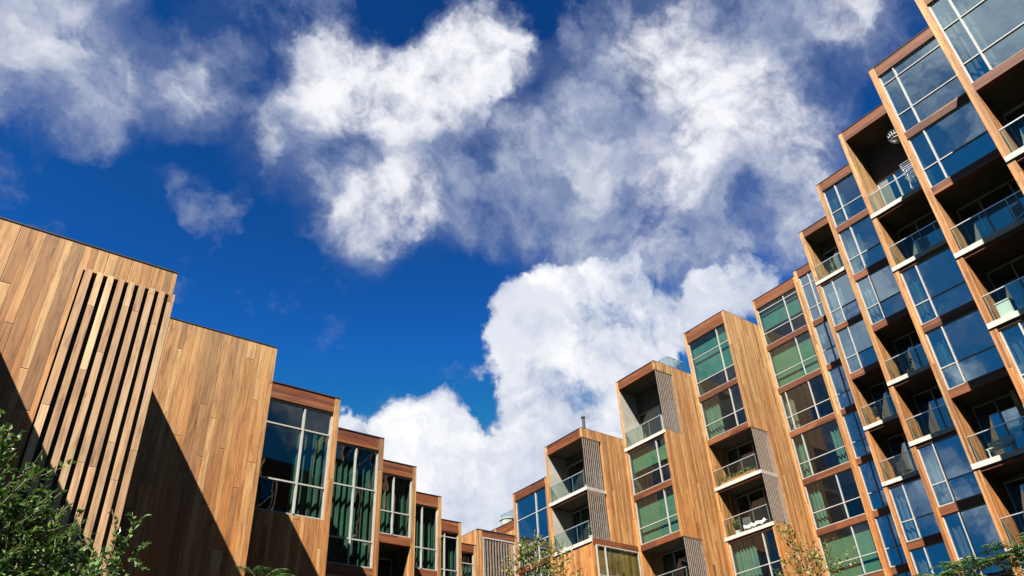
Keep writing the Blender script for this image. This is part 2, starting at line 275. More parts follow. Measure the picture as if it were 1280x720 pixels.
# ------------------------------------------------------------------ mesh building
OFF = {}
class MB:
    def __init__(s): s.v = []; s.f = []; s.m = []
    def poly(s, pts, m=0):
        b = len(s.v); s.v += [tuple(p) for p in pts]; s.f.append(tuple(range(b, b + len(pts)))); s.m.append(m)
    def box(s, T, a0, a1, d0, d1, z0, z1, m=0):
        b = len(s.v)
        for z in (z0, z1):
            for (a, d) in ((a0, d0), (a1, d0), (a1, d1), (a0, d1)): s.v.append(T(a, d, z))
        for q in ((0, 3, 2, 1), (4, 5, 6, 7), (0, 1, 5, 4), (1, 2, 6, 5), (2, 3, 7, 6), (3, 0, 4, 7)):
            s.f.append(tuple(b + k for k in q)); s.m.append(m)
    def tube(s, pts, rad, n=6, m=0):
        pts = [Vector(p) for p in pts]; rings = []
        for i, p in enumerate(pts):
            d = (pts[min(i + 1, len(pts) - 1)] - pts[max(i - 1, 0)]).normalized()
            x = d.orthogonal().normalized()
            if rings: 
                x = (rx - d * rx.dot(d)); x = x.normalized() if x.length > 1e-4 else d.orthogonal().normalized()
            rx = x; y = d.cross(x)
            r = rad[i] if isinstance(rad, (list, tuple)) else rad
            b = len(s.v)
            for k in range(n):
                a = 2 * math.pi * k / n; s.v.append(tuple(p + x * (r * math.cos(a)) + y * (r * math.sin(a))))
            rings.append(b)
        for a, b in zip(rings, rings[1:]):
            for k in range(n):
                s.f.append((a + k, a + (k + 1) % n, b + (k + 1) % n, b + k)); s.m.append(m)
        s.f.append(tuple(rings[0] + k for k in reversed(range(n)))); s.m.append(m)
        s.f.append(tuple(rings[-1] + k for k in range(n))); s.m.append(m)
    def build(s, name, mats, parent=None, smooth=False):
        if not isinstance(mats, (list, tuple)): mats = [mats]
        me = bpy.data.meshes.new(name)
        o = bpy.data.objects.new(name, me)
        off = Vector((0, 0, 0))
        if parent is not None: off = OFF[parent.name]
        me.from_pydata([(v[0] - off[0], v[1] - off[1], v[2] - off[2]) for v in s.v], [], s.f)
        for k in mats: me.materials.append(M[k])
        me.polygons.foreach_set('material_index', s.m)
        if smooth: me.polygons.foreach_set('use_smooth', [True] * len(s.f))
        me.update()
        COL.objects.link(o)
        if parent is not None: o.parent = parent
        OFF[o.name] = off
        return o
def thing(name, loc, label, cat, group=None):
    o = bpy.data.objects.new(name, None); COL.objects.link(o); o.location = loc; o.empty_display_size = .3
    OFF[o.name] = Vector(loc); o['label'] = label; o['category'] = cat
    if group: o['group'] = group
    return o
def struct(o, kind='structure'): o['kind'] = kind; return o
def W(a, d, z): return (a, d, z)

# ------------------------------------------------------------------ facade elements
PITCH = 3.73
def make_window(parent, T, a0, a1, z0, z1, mull, trans, curt='', d=.08, name='window', fm='frame'):
    """frame (mesh) with a pane and curtains or a blind behind it"""
    b = MB(); fw = .055
    b.box(T, a0, a0 + fw, d, d + .09, z0, z1); b.box(T, a1 - fw, a1, d, d + .09, z0, z1)
    b.box(T, a0 + fw, a1 - fw, d + .004, d + .086, z0, z0 + fw); b.box(T, a0 + fw, a1 - fw, d + .004, d + .086, z1 - fw, z1)
    for x in mull: b.box(T, x - .03, x + .03, d - .015, d + .10, z0 + fw, z1 - fw)
    segs = [a0 + fw] + [q for x in mull for q in (x - .03, x + .03)] + [a1 - fw]
    for zt in trans:
        for k in range(0, len(segs), 2): b.box(T, segs[k], segs[k + 1], d + .002, d + .088, zt - .024, zt + .024)
    o = b.build(name, fm, parent)
    p = MB(); dd = d + .05
    zs = [z0] + [q for q in trans] + [z1]; xs = [a0] + list(mull) + [a1]
    for xa, xb in zip(xs, xs[1:]):
        for za, zb_ in zip(zs, zs[1:]):
            p.poly([T(xa + .012, dd, za + .012), T(xb - .012, dd, za + .012), T(xb - .012, dd, zb_ - .012), T(xa + .012, dd, zb_ - .012)])
    OFF[o.name] = OFF[parent.name]
    p.build('pane', GL[0], o)
    for c in curt.split():
        kind = c[0]; x0, x1 = a0 + .08, a1 - .08; y0, y1 = z0 + .04, z1 - .05; Wd = x1 - x0
        arg = c[1:]
        mt = random.choice(['curtain', 'curtain', 'curtain_white', 'curtain_warm', 'curtain'])
        if kind == 'L': x1 = x0 + Wd * (.28 if not arg else float(arg))
        if kind == 'R': x0 = x1 - Wd * (.28 if not arg else float(arg))
        if kind == 'D': mt = 'curtain_deep'
        if kind == 'E': mt = 'curtain_deep'; x0 = x1 - Wd * (.4 if not arg else float(arg))
        if kind == 'F': mt = 'curtain_deep'; x1 = x0 + Wd * (.4 if not arg else float(arg))
        if kind in 'BT':
            mt = 'blind' if kind == 'B' else 'blind_teal'
            y0 = y1 - (y1 - y0) * (1 if not arg else float(arg))
            q = MB(); e = d + .26
            q.box(T, x0, x1, e, e + .01, y0, y1); q.box(T, x0, x1, e - .01, e + .03, y0 - .04, y0)
            q.build('blind', mt, o); continue
        q = MB(); n = max(8, int((x1 - x0) / .045)); ph = random.random() * 6
        cols = []
        for i in range(n + 1):
            a = x0 + (x1 - x0) * i / n
            e = d + .34 + .05 * math.sin(a * 26 + ph) + .02 * math.sin(a * 61 + ph)
            cols.append((a, e))
        for (p0, p1) in zip(cols, cols[1:]):
            q.poly([T(p0[0], p0[1], y0), T(p1[0], p1[1], y0), T(p1[0], p1[1], y1), T(p0[0], p0[1], y1)])
        q.build('curtain', mt, o, smooth=True)
    return o

def make_railing(parent, T, a0, a1, z, d=.0, h=1.05):
    b = MB()
    b.box(T, a0, a1, d, d + .014, z + .06, z + h)
    o = b.build('railing', 'glass_clear', parent)
    c = MB(); c.box(T, a0, a1, d - .012, d + .026, z + h, z + h + .035)
    for k in range(4):
        x = a0 + .05 + (a1 - a0 - .1) * k / 3; c.box(T, x - .012, x + .012, d + .016, d + .04, z, z + h)
    c.build('handrail', 'steel', o)
    return o

def make_screen(parent, T, a0, a1, z0, z1, d=0.0, pitch=.165, wd=.05, deep=.05, mt='slat'):
    b = MB(); n = int((a1 - a0) / pitch)
    for k in range(n + 1):
        x = a0 + k * pitch
        if x + wd > a1: break
        b.box(T, x, x + wd, d, d + deep, z0 + .04, z1 - .04)
    b.box(T, a0, a1, d + .01, d + deep - .01, z0, z0 + .05); b.box(T, a0, a1, d + .01, d + deep - .01, z1 - .05, z1)
    return b.build('slat_screen', mt, parent)

GL = ['glass']
def column(bd, T, zt, zb, storeys, wall, beam, depth=12.0, jamb=.20, inner='cedar', open_side=(), side_mat=None, right_cut=None, zbase=0.0):
    """one 3.73 m wide bay of a building: side walls, roof, beams, and a window or a balcony for each storey"""
    Wd = PITCH
    b = MB(); b.box(T, 0, jamb, 0, depth, zbase, zt - .05); b.build('side_wall', wall, bd)
    b = MB()
    if open_side:
        b.box(T, Wd - jamb, Wd - .001, 1.62, depth, zbase, zt - .05)
        z = zbase
        for (s0, s1) in sorted(open_side):
            if s0 > z: b.box(T, Wd - jamb, Wd - .001, 0, 1.618, z, s0)
            z = s1
        if z < zt - .05: b.box(T, Wd - jamb, Wd - .001, 0, 1.618, z, zt - .05)
    elif right_cut:
        c0, c1, e0, e1 = right_cut
        b.box(T, Wd - jamb, Wd - .001, 0, depth, zbase, c0); b.box(T, Wd - jamb, Wd - .001, 0, depth, c1, zt - .05)
        b.box(T, Wd - jamb, Wd - .001, 0, e0, c0, c1); b.box(T, Wd - jamb, Wd - .001, e1, depth, c0, c1)
    else: b.box(T, Wd - jamb, Wd - .001, 0, depth, zbase, zt - .05)
    b.build('side_wall', wall, bd)
    b = MB(); b.box(T, jamb, Wd - jamb, depth - .2, depth - .002, zbase, zt - .05); b.build('back_wall', wall, bd)
    b = MB(); b.box(T, .0, Wd - .002, -.014, depth, zt - .05, zt - .018); b.build('roof', 'coping', bd)
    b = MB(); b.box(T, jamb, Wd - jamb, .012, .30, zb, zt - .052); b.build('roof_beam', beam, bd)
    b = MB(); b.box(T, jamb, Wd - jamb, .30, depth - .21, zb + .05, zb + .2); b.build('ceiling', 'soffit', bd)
    prev = zb
    for st in storeys:
        kind, lev = st[0], st[1]
        opt = st[2] if len(st) > 2 else {}
        a0, a1 = jamb, Wd - jamb
        if kind == 'W':
            make_window(bd, T, a0, a1, lev, prev, [opt['m']] if 'm' in opt and not isinstance(opt['m'], list) else opt.get('m', []), [lev + q for q in opt.get('t', [1.0])], opt.get('c', ''))
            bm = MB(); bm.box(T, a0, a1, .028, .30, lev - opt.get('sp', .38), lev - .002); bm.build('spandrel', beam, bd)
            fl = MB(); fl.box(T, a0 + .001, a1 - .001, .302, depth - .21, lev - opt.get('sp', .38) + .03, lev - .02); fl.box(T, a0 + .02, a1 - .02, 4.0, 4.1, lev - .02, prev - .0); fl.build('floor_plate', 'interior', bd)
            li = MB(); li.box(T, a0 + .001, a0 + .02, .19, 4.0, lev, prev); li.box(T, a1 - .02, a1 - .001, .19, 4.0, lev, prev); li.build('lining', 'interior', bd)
            prev = lev - opt.get('sp', .38)
        elif kind == 'P':
            pn = MB(); pn.box(T, a0, a1, .006, .20, lev, prev); pn.build('wall_panel', wall, bd); prev = lev
        elif kind == 'B':
            th = .21
            sl = MB(); ae = Wd - .03
            sl.box(T, .02, ae if opt.get('wide', 1) else a1, -.05, 1.60, lev - th, lev); sl.build('balcony_slab', 'concrete', bd)
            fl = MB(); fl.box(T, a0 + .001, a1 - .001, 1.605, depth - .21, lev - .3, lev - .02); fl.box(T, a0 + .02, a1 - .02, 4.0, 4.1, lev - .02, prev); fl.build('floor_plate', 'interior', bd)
            if opt.get('lining'):
                li = MB(); li.box(T, jamb, jamb + .012, .03, 1.6, lev, prev); li.build('lining', opt['lining'], bd)
            hd = min(prev, lev + 2.75)
            if prev - hd > .02:
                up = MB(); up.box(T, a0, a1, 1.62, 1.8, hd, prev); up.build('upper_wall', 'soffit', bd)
            make_window(bd, T, a0 + .03, a1 - .02, lev, hd, opt.get('m', [1.2, 2.4]), [], opt.get('c', 'R'), d=1.62, name='glass_door', fm='dark_frame')
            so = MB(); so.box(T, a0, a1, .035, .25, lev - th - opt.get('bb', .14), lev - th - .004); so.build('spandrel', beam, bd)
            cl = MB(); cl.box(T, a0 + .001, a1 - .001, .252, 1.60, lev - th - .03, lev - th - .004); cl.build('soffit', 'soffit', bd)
            make_railing(bd, T, a0 + .02, a1 - .02, lev, d=.02)
            prev = lev - th - opt.get('bb', .14)
            if 'sp' in opt: prev = lev - opt['sp']
    return prev

# ------------------------------------------------------------------ tower range on the right
def TR(u0, vl): return lambda a, d, z: (u0 + d, vl - a, z)
def TL(ul, v0): return lambda a, d, z: (ul + a, v0 + d, z)
tower = thing('apartment_block', (43.0, 26.5, 0), 'tall stepped timber block of stacked glass boxes and balconies rising to the right', 'building')
L9, L8, L7, L6, L5, L4, L3, L2, L1, L0 = 28.8, 25.5, 22.35, 19.15, 16.0, 12.85, 9.6, 6.4, 3.2, 0.15
def low(fr, m, pat):
    r = []
    for lev, k in zip([L4, L3, L2, L1, L0], pat):
        if lev > fr: continue
        r.append(('W', lev, dict(m=m, c=random.choice(['L', 'R', 'L R', 'B.5', 'L']))) if k == 'W' else ('B', lev, {}))
    return r
# wing behind, left of the tower, with roof terrace
column(tower, TR(35.60, 52.60), 21.35, 20.6, [('W', 17.4, dict(m=2.4)), ('P', 12.9), ('P', .05)], 'cedar', 'beam', depth=14)
column(tower, TR(35.60, 48.87), 21.35, 20.6, [('P', .05)], 'cedar', 'beam', depth=14)
column(tower, TR(35.60, 45.14), 21.35, 20.6, [('P', .05)], 'cedar', 'beam', depth=14)
# bays D..N, named by their place on a 3.73 m grid
GL[0] = 'glass_coated'
column(tower, TR(31.82, 41.41), 21.08, 20.48, [('W', L5, dict(m=2.36, t=[1.22, 3.1], c='')), ('W', L4, dict(m=2.4, c='')), ('P', .05)], 'cedar', 'beam', depth=16)
GL[0] = 'glass'
column(tower, TR(31.82, 37.62), 23.1, 22.42, [('B', L6, dict(m=[1.9, 2.9], c='R.3', lining='concrete_wall')), ('B', L5, dict(m=[1.1, 2.5], c='C L', lining='concrete_wall', bb=.10)), ('P', .05)], 'cedar', 'beam', depth=16,
       open_side=[(L5 - .02, 22.42)])
column(tower, TR(35.55, 33.89), 27.35, 26.66, [('B', L7, dict(m=[2.2], c='R.3', lining='concrete_wall')), ('W', L6, dict(m=2.72, c='B.45')), ('W', L5, dict(m=2.72, c='C B')), ('B', L4, dict(m=[1.3, 2.5], c='L')), ('W', L3, dict(m=2.7)), ('P', .05)], 'cedar', 'beam', depth=14,
       open_side=[(L4, 15.62), (L7, 26.66)])
column(tower, TR(39.29, 30.20), 30.65, 29.70, [('W', L8, dict(m=2.72, t=[1.0, 2.85], c='T.72')), ('W', L7, dict(m=2.72, c='L.35')), ('B', L6, dict(m=[1.2, 2.4], c='')), ('B', L5, dict(m=[1.2, 2.4], c='')), ('W', L4, dict(m=2.7, c='L.5'))] + low(12, 2.7, 'WBWB')[0:] if False else
       [('W', L8, dict(m=2.72, t=[1.0, 2.85], c='T.72')), ('W', L7, dict(m=2.72, c='L.35')), ('B', L6, dict(m=[1.2, 2.4], c='L')), ('B', L5, dict(m=[1.2, 2.4], c='R')), ('W', L4, dict(m=2.7, c='L.5')), ('W', L3, dict(m=2.7)), ('P', .05)], 'cedar', 'beam', depth=12,
       open_side=[(L5, 21.95)])
column(tower, TR(43.02, 26.47), 32.70, 31.87, [('W', L9, dict(m=2.42, t=[.95, 2.75], c='T.55')), ('W', L8, dict(m=2.42, c='B')), ('W', L7, dict(m=[.62, 2.42], c='L.18')), ('W', L6, dict(m=.95, c='L.2 R.25')), ('W', L5, dict(m=2.42, c='L.22')), ('W', L4, dict(m=2.42, c='B')), ('W', L3, dict(m=2.4)), ('P', .05)], 'cedar', 'beam', depth=10, jamb=.17)
GL[0] = 'glass_coated'
column(tower, TR(43.01, 22.74), 33.05, 32.4, [('W', L9, dict(m=.95, t=[1.0, 2.8])), ('W', L8, dict(m=.95, c='L')), ('W', L7, dict(m=.95)), ('W', L6, dict(m=.95)), ('W', L5, dict(m=.95, c='L')), ('W', L4, dict(m=.95)), ('W', L3, dict(m=.95)), ('P', .05)], 'cedar', 'beam', depth=10, jamb=.24)
column(tower, TR(39.37, 19.62), 32.80, 32.25, [('B', L9, {}), ('W', L8, dict(m=1.0, c='L', sp=.32)), ('W', L7, dict(m=1.0, c='L')), ('B', L6, {}), ('B', L5, {}), ('W', L4, dict(m=1.0, c='L')), ('W', L3, dict(m=1.0, c='L')), ('W', L2, dict(m=1.0)), ('P', .05)], 'cedar', 'beam', depth=13, jamb=.24)
column(tower, TR(35.62, 15.88), 32.15, 31.5, [('W', L9, dict(m=1.0, c='L')), ('W', L8, dict(m=1.0, c='L')), ('W', L7, dict(m=1.0, c='L')), ('B', L6, {}), ('B', L5, {}), ('W', L4, dict(m=1.0, c='L.3')), ('W', L3, dict(m=1.0, c='L')), ('W', L2, dict(m=1.0)), ('P', .05)], 'cedar', 'beam', depth=17, jamb=.25)
column(tower, TR(31.92, 12.22), 31.05, 30.38, [('B', L8, {}), ('B', L7, {}), ('W', L6, dict(m=1.0, c='L')), ('W', L5, dict(m=1.0, c='L')), ('B', L4, {}), ('B', L3, {}), ('W', L2, dict(m=1.0, c='L')), ('W', L1, dict(m=1.0)), ('P', .05)], 'cedar', 'beam', depth=20, jamb=.25)
column(tower, TR(28.12, 8.45), 29.72, 29.08, [('W', L8, dict(m=.95, t=[1.05, 3.0], c='')), ('W', L7, dict(m=.95, c='')), ('B', L6, {}), ('B', L5, {}), ('W', L4, dict(m=.95, c='L.3')), ('W', L3, dict(m=.95)), ('B', L2, {}), ('P', .05)], 'cedar', 'beam', depth=24, jamb=.26)
column(tower, TR(24.38, 4.75), 27.75, 27.0, [('W', L7 + .2, dict(m=.95, t=[1.0, 2.95], c='L')), ('B', L6, {}), ('B', L5, {}), ('W', L4, dict(m=.95)), ('W', L3, dict(m=.95)), ('B', L2, {}), ('P', .05)], 'cedar', 'beam', depth=28, jamb=.26)
column(tower, TR(20.65, 1.02), 25.2, 24.5, [('W', L7 - .9, dict(m=.95, c='L')), ('W', L5 + 1.7, dict(m=.95)), ('B', 14.0, {}), ('P', .05)], 'cedar', 'beam', depth=30, jamb=.26)
GL[0] = 'glass'
for (u_, v_, z_) in ((16.92, -2.71, 22.9), (13.19, -6.44, 20.6), (9.46, -10.17, 18.2), (5.73, -13.9, 16.0)):
    column(tower, TR(u_, v_), z_, z_ - .7, [('W', z_ - 4.0, dict(m=.95)), ('B', z_ - 7.2, {}), ('W', z_ - 10.4, dict(m=.95)), ('P', .05)], 'cedar', 'beam', depth=20, jamb=.26)
# side screens on the corner balconies
make_screen(tower, TL(31.82, 33.90), .04, 1.55, L5, 22.42)
make_screen(tower, TL(35.55, 30.17), .04, 1.58, L7 + .02, 26.66)
make_screen(tower, TL(35.55, 30.17), .04, 1.58, L4, 15.62)
make_screen(tower, TL(39.29, 26.48), .04, 1.60, L5, 21.95)
# corner window in the side wall under the first screened balcony: proud red sill beam and glass
T5 = TL(31.82, 33.86)
bm = MB(); bm.box(T5, .0, 3.70, .0, .026, 15.62, 15.98); bm.build('spandrel', 'beam', tower)
make_window(tower, T5, .16, 3.62, L4, 15.60, [.85], [L4 + 1.0], 'D', d=-.085)
# roof terrace railings, vents and chimneys
make_railing(tower, TR(37.4, 32.6), .0, 2.1, 27.35, d=.0, h=1.0)
make_railing(tower, TL(37.4, 30.5), .1, 1.8, 27.35, d=.0, h=1.0)
make_railing(tower, TR(36.0, 48.5), .0, 6.9, 21.35, d=.0, h=1.0)
b = MB(); b.tube([(32.3, 34.1, 23.08), (32.3, 34.1, 23.95)], .10, 10); b.tube([(32.3, 34.1, 23.9), (32.3, 34.1, 24.0)], .14, 10); b.build('flue', 'coping', tower)
b = MB(); b.tube([(37.5, 49.6, 21.3), (37.5, 49.6, 22.5)], .62, 20); b.tube([(37.5, 49.6, 22.5), (37.5, 49.6, 22.62)], .68, 20); b.build('roof_vent', 'concrete', tower, smooth=False)
b = MB(); b.tube([(33.0, 9.9, 31.05), (33.0, 10.0, 31.6), (33.0, 10.3, 31.85), (33.0, 10.6, 31.7), (33.0, 10.7, 31.05)], .02, 6); b.build('roof_hoop', 'coping', tower)

# ------------------------------------------------------------------ low range on the left
low_b = thing('terraced_building', (2.74, 15.34, 0), 'low wooden range on the left stepping back, with blank board walls and tall curtained windows', 'building')
def blank(u, v, zt, wall='cedar_left', depth=14.0):
    T = TL(u, v)
    b = MB(); b.box(T, 0, PITCH - .001, 0, depth, 0, zt - .028); b.build('board_wall', wall, low_b)
    b = MB(); b.box(T, 0.0, PITCH - .001, -.014, depth, zt - .025, zt); b.build('roof', 'coping', low_b)
blank(-12.18, 4.15, 9.0); blank(-8.45, 7.88, 10.1); blank(-4.72, 11.61, 11.2)
# first blank box in view, with a recessed slatted opening at its corner
T1 = TL(-.99, 15.34); zt = 12.5
b = MB()
b.box(T1, 0, 1.95, 0, .30, 0, zt - .04)
b.box(T1, 1.95, PITCH, 0, .30, 11.86, zt - .04)
b.box(T1, 1.95, PITCH, 0.001, .30, 0, 1.0)
b.build('board_wall', 'cedar_left', low_b)
b = MB(); b.box(T1, 0, PITCH - .003, .45, 14, 0, zt - .05); b.box(T1, 0, 1.93, .3, .45, 0, zt - .05); b.box(T1, 1.93, PITCH - .003, .3, .45, 11.9, zt - .05); b.build('side_wall', 'cedar_left', low_b)
b = MB(); b.box(T1, 1.96, PITCH - .05, .40, .447, 1.0, 11.86); b.build('recess_back', 'black', low_b)
b = MB(); b.box(T1, 0, PITCH + .01, -.014, 14, zt - .04, zt - .012); b.build('roof', 'coping', low_b)
for k in range(9):
    b = MB(); x = 2.012 + k * .2065 if k else 1.99
    wd = .118 if k else .135
    b.box(T1, x, x + wd, -.035, .16, 1.0, 11.88 if k else 11.885)
    b.build('batten', 'batten', low_b)
blank(2.74, 19.08, 13.61)
def lcol(u, v, zt, zb, st, **k): column(low_b, TL(u, v), zt, zb, st, 'cedar_left', 'beam_left', **k)
lcol(6.47, 22.81, 14.62, 14.02, [('W', 10.3, dict(m=2.53, t=[1.04, 2.88], c='E.32 T.0', sp=.02)), ('P', .05)])
lcol(10.20, 26.54, 15.42, 14.83, [('W', 10.18, dict(m=2.56, t=[.98, 2.97], c='D')), ('W', 6.9, dict(m=2.5, c='D')), ('P', .05)])
lcol(13.93, 30.28, 16.27, 15.64, [('W', 12.88, dict(m=2.60, t=[1.04], c='E.42 F.2')), ('B', 9.6, dict(c='L')), ('P', .05)])
lcol(17.66, 34.01, 16.68, 16.03, [('W', 12.8, dict(m=2.62, t=[1.05], c='E.3')), ('W', 9.6, dict(m=2.6)), ('P', .05)])
lcol(21.39, 37.75, 16.98, 16.28, [('W', 12.8, dict(m=2.62, t=[1.36, 3.2], c='E.25')), ('W', 9.6, dict(m=2.6)), ('P', .05)])
lcol(25.0, 41.45, 17.15, 16.62, [('W', 12.8, dict(m=[], t=[3.12], c='E.25')), ('W', 9.6, dict(m=2.6)), ('P', .05)], depth=10)
# slatted link box between the two ranges
link = thing('link_building', (28.6, 41.40, 0), 'small box with a vertical slat screen at the inner corner between both wooden ranges', 'building')
T6 = TL(28.75, 41.38)
b = MB(); b.box(T6, 0, .42, 0, 8, 0, 18.15); b.build('side_wall', 'cedar', link)
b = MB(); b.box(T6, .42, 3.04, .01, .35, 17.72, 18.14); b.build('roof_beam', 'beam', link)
b = MB(); b.box(T6, 0.0, 3.04, -.02, 8, 18.152, 18.19); b.build('roof', 'coping', link)
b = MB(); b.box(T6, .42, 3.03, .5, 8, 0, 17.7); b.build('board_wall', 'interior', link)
b = MB(); b.box(T6, .42, .50, .0, .1, 0, 17.72); b.box(T6, 2.96, 3.04, .0, .1, 0, 17.72); b.box(T6, .50, 2.96, .0, .1, 17.64, 17.72); b.build('screen_frame', 'frame', link)
make_screen(link, T6, .56, 2.94, .1, 17.62, d=.03, pitch=.22, wd=.09)

# ------------------------------------------------------------------ ground
b = MB(); b.poly([(-2500, -2500, 0), (2500, -2500, 0), (2500, 2500, 0), (-2500, 2500, 0)])
struct(b.build('ground', 'grass'))
b = MB()
for k in range(30):
    t0, t1 = k / 30, (k + 1) / 30
    def P(t): return (-6 + 30 * t, -8 + 38 * t + 3 * math.sin(t * 5))
    (x0, y0), (x1, y1) = P(t0), P(t1)
    b.poly([(x0 - 1, y0 + 1, .004), (x0 + 1, y0 - 1, .004), (x1 + 1, y1 - 1, .004), (x1 - 1, y1 + 1, .004)])
struct(b.build('path', 'paving'))

# ------------------------------------------------------------------ vegetation
def rnd_unit():
    while True:
        v = Vector((random.uniform(-1, 1), random.uniform(-1, 1), random.uniform(-1, 1)))
        if .05 < v.length <= 1: return v
def add_leaf(b, c, d, up, L, wd):
    d = d.normalized(); s = d.cross(up)
    if s.length < 1e-3: s = d.orthogonal()
    s = s.normalized() * wd; n = s.cross(d).normalized()
    tip = c + d * L; mid = c + d * L * .45 + n * L * .06
    i = len(b.v)
    b.v += [tuple(c), tuple(mid + s), tuple(tip - n * L * .08), tuple(mid - s)]
    b.f += [(i, i + 1, i + 2), (i, i + 2, i + 3)]; b.m += [0, 0]
def leafy(name, base, label, cat, limbs, clumps, L, wd, lm, trunk_r=.09, per=14, group=None):
    t = thing(name, base, label, cat, group)
    tb = MB(); base = Vector(base)
    top = Vector(limbs[0]) if limbs else base + Vector((0, 0, 1))
    mid = base.lerp(top, .5) + Vector((.15, -.1, 0))
    tb.tube([base - Vector((0, 0, .1)), mid, top], [trunk_r * 1.3, trunk_r, trunk_r * .7], 8)
    cb = MB()
    for (cx, cy, cz, r, n) in clumps:
        c = Vector((cx, cy, cz))
        tb.tube([top, top.lerp(c, .5) + Vector((0, 0, -.1)), c], [trunk_r * .5, trunk_r * .3, trunk_r * .1], 5)
        for k in range(n):
            off = rnd_unit(); off.z *= .85
            p = c + off * r
            sd = (off + rnd_unit() * .8 + Vector((0, 0, .35))).normalized()
            ln = L * random.uniform(3, 6); q = p + sd * ln
            tb.tube([p, q], [.004 + trunk_r * .02, .002], 3)
            for i in range(per):
                f = i / per; pt = p.lerp(q, f) + rnd_unit() * L * .15
                dd = (sd * .6 + rnd_unit()).normalized()
                add_leaf(cb, pt, dd, Vector((0, 0, 1)) + rnd_unit() * .7, L * random.uniform(.7, 1.3), wd * random.uniform(.7, 1.3))
    tb.build('trunk', 'bark', t, smooth=True); cb.build('crown', lm, t)
    return t
leafy('garden_tree', (-.4, 9.2, 0), 'dense dark green small leaved tree in front of the slatted board wall', 'tree', [(-.1, 8.9, 2.6)],
      [(-.9, 8.8, 4.3, 1.05, 140), (-.15, 8.5, 4.3, .8, 230), (.25, 8.4, 4.0, .8, 230), (.75, 8.45, 3.8, .75, 230), (1.15, 8.35, 3.5, .72, 200), (1.55, 8.3, 3.35, .55, 110), (.35, 8.3, 4.7, .42, 90), (.05, 8.5, 5.1, .32, 50), (.75, 8.4, 4.45, .3, 30), (1.1, 8.35, 4.15, .28, 26), (1.62, 8.3, 4.38, .13, 7), (1.5, 8.3, 4.1, .2, 10)],
      .068, .019, 'leaf_dark', trunk_r=.09, per=13)
leafy('young_tree', (20.9, 25.8, 0), 'yellow green tree rising below the slatted box in the middle', 'tree', [(20.95, 25.7, 9.4)],
      [(20.6, 25.9, 11.3, .55, 34), (21.2, 25.2, 11.0, .55, 30), (21.5, 25.0, 10.4, .5, 24), (20.3, 26.1, 11.2, .4, 18), (20.9, 25.6, 10.3, .8, 50), (20.2, 26.3, 10.4, .4, 14), (20.8, 25.7, 11.75, .25, 8)],
      .13, .04, 'leaf_yellow', trunk_r=.10, per=10)
leafy('slender_tree', (25.2, 15.9, 0), 'sparse yellow leaved young tree before the plain board wall of the tower', 'tree', [(25.3, 16.0, 8.6)],
      [(25.05, 16.6, 10.35, .28, 9), (25.1, 16.4, 9.9, .3, 11), (25.3, 16.1, 9.4, .4, 15), (25.6, 15.6, 9.2, .35, 12), (25.4, 16.0, 8.9, .7, 34), (24.9, 16.7, 9.1, .4, 12), (25.9, 15.2, 8.9, .35, 10)],
      .11, .036, 'leaf_yellow', trunk_r=.05, per=8)
def ferny(name, base, head, label, nf, fl, lm='leaf_mid', cat='tree', leaflet=.17, rise=.75):
    t = thing(name, base, label, cat); tb = MB(); cb = MB(); base = Vector(base); heads = [Vector(h) for h in head]
    tb.tube([base, base.lerp(heads[0], .5) + Vector((.1, .1, 0)), heads[0]], [.08, .06, .04], 7)
    for h in heads:
        if h != heads[0]: tb.tube([heads[0] - Vector((0, 0, .9)), h], [.03, .02], 5)
        for k in range(nf):
            az = 2 * math.pi * (k + random.random() * .7) / nf; e = random.uniform(.25, rise + .35)
            d = Vector((math.cos(az), math.sin(az), e)).normalized(); Lf = fl * random.uniform(.75, 1.15)
            pts = []
            for i in range(9):
                f = i / 8; pts.append(h + d * (Lf * f) + Vector((0, 0, -.45 * Lf * f * f)))
            tb.tube(pts, [.010 - .008 * i / 8 for i in range(9)], 3)
            n = 14
            for i in range(2, n + 1):
                f = i / n; a = pts[min(7, int(f * 8))]; bb = pts[min(8, int(f * 8) + 1)]; p = a.lerp(bb, f * 8 - min(7, int(f * 8)))
                ax = (bb - a).normalized(); side = ax.cross(Vector((0, 0, 1))).normalized()
                for sg in (-1, 1):
                    l = leaflet * (1 - .55 * abs(f - .45) / .55) * random.uniform(.85, 1.1)
                    add_leaf(cb, p, side * sg + ax * .45 + Vector((0, 0, -.25)) + rnd_unit() * .12, Vector((0, 0, 1)), l, l * .14)
    tb.build('trunk', 'bark', t, smooth=True); cb.build('crown', lm, t); return t
ferny('fern_tree', (4.9, 15.2, 0), [(5.1, 14.2, 5.85), (4.75, 14.5, 5.7), (5.55, 14.0, 5.65)], 'small tree with feathery fronds under the first curtained window on the left', 11, .72)
ferny('sumac', (20.0, 9.2, 0), [(20.0, 9.3, 6.45), (20.3, 8.7, 6.5), (19.9, 9.9, 6.2)], 'dark sumac with feathery leaves, left one of the pair below the tower on the right', 12, 1.25, leaflet=.24)
ferny('sumac', (20.6, 7.2, 0), [(20.6, 7.5, 6.7), (20.5, 8.1, 6.6), (20.9, 6.8, 6.8), (20.7, 7.1, 6.3)], 'dark sumac with feathery leaves at the lower right corner of the photo', 12, 1.25, leaflet=.24)

# ------------------------------------------------------------------ things on balconies
def place(T, a, d, z): return Vector(T(a, d, z))
TJ, TK, TLc, TM, TN, TG, TE = TR(39.37, 19.62), TR(35.62, 15.88), TR(31.92, 12.22), TR(28.12, 8.45), TR(24.38, 4.75), TR(39.29, 30.20), TR(31.82, 37.62)
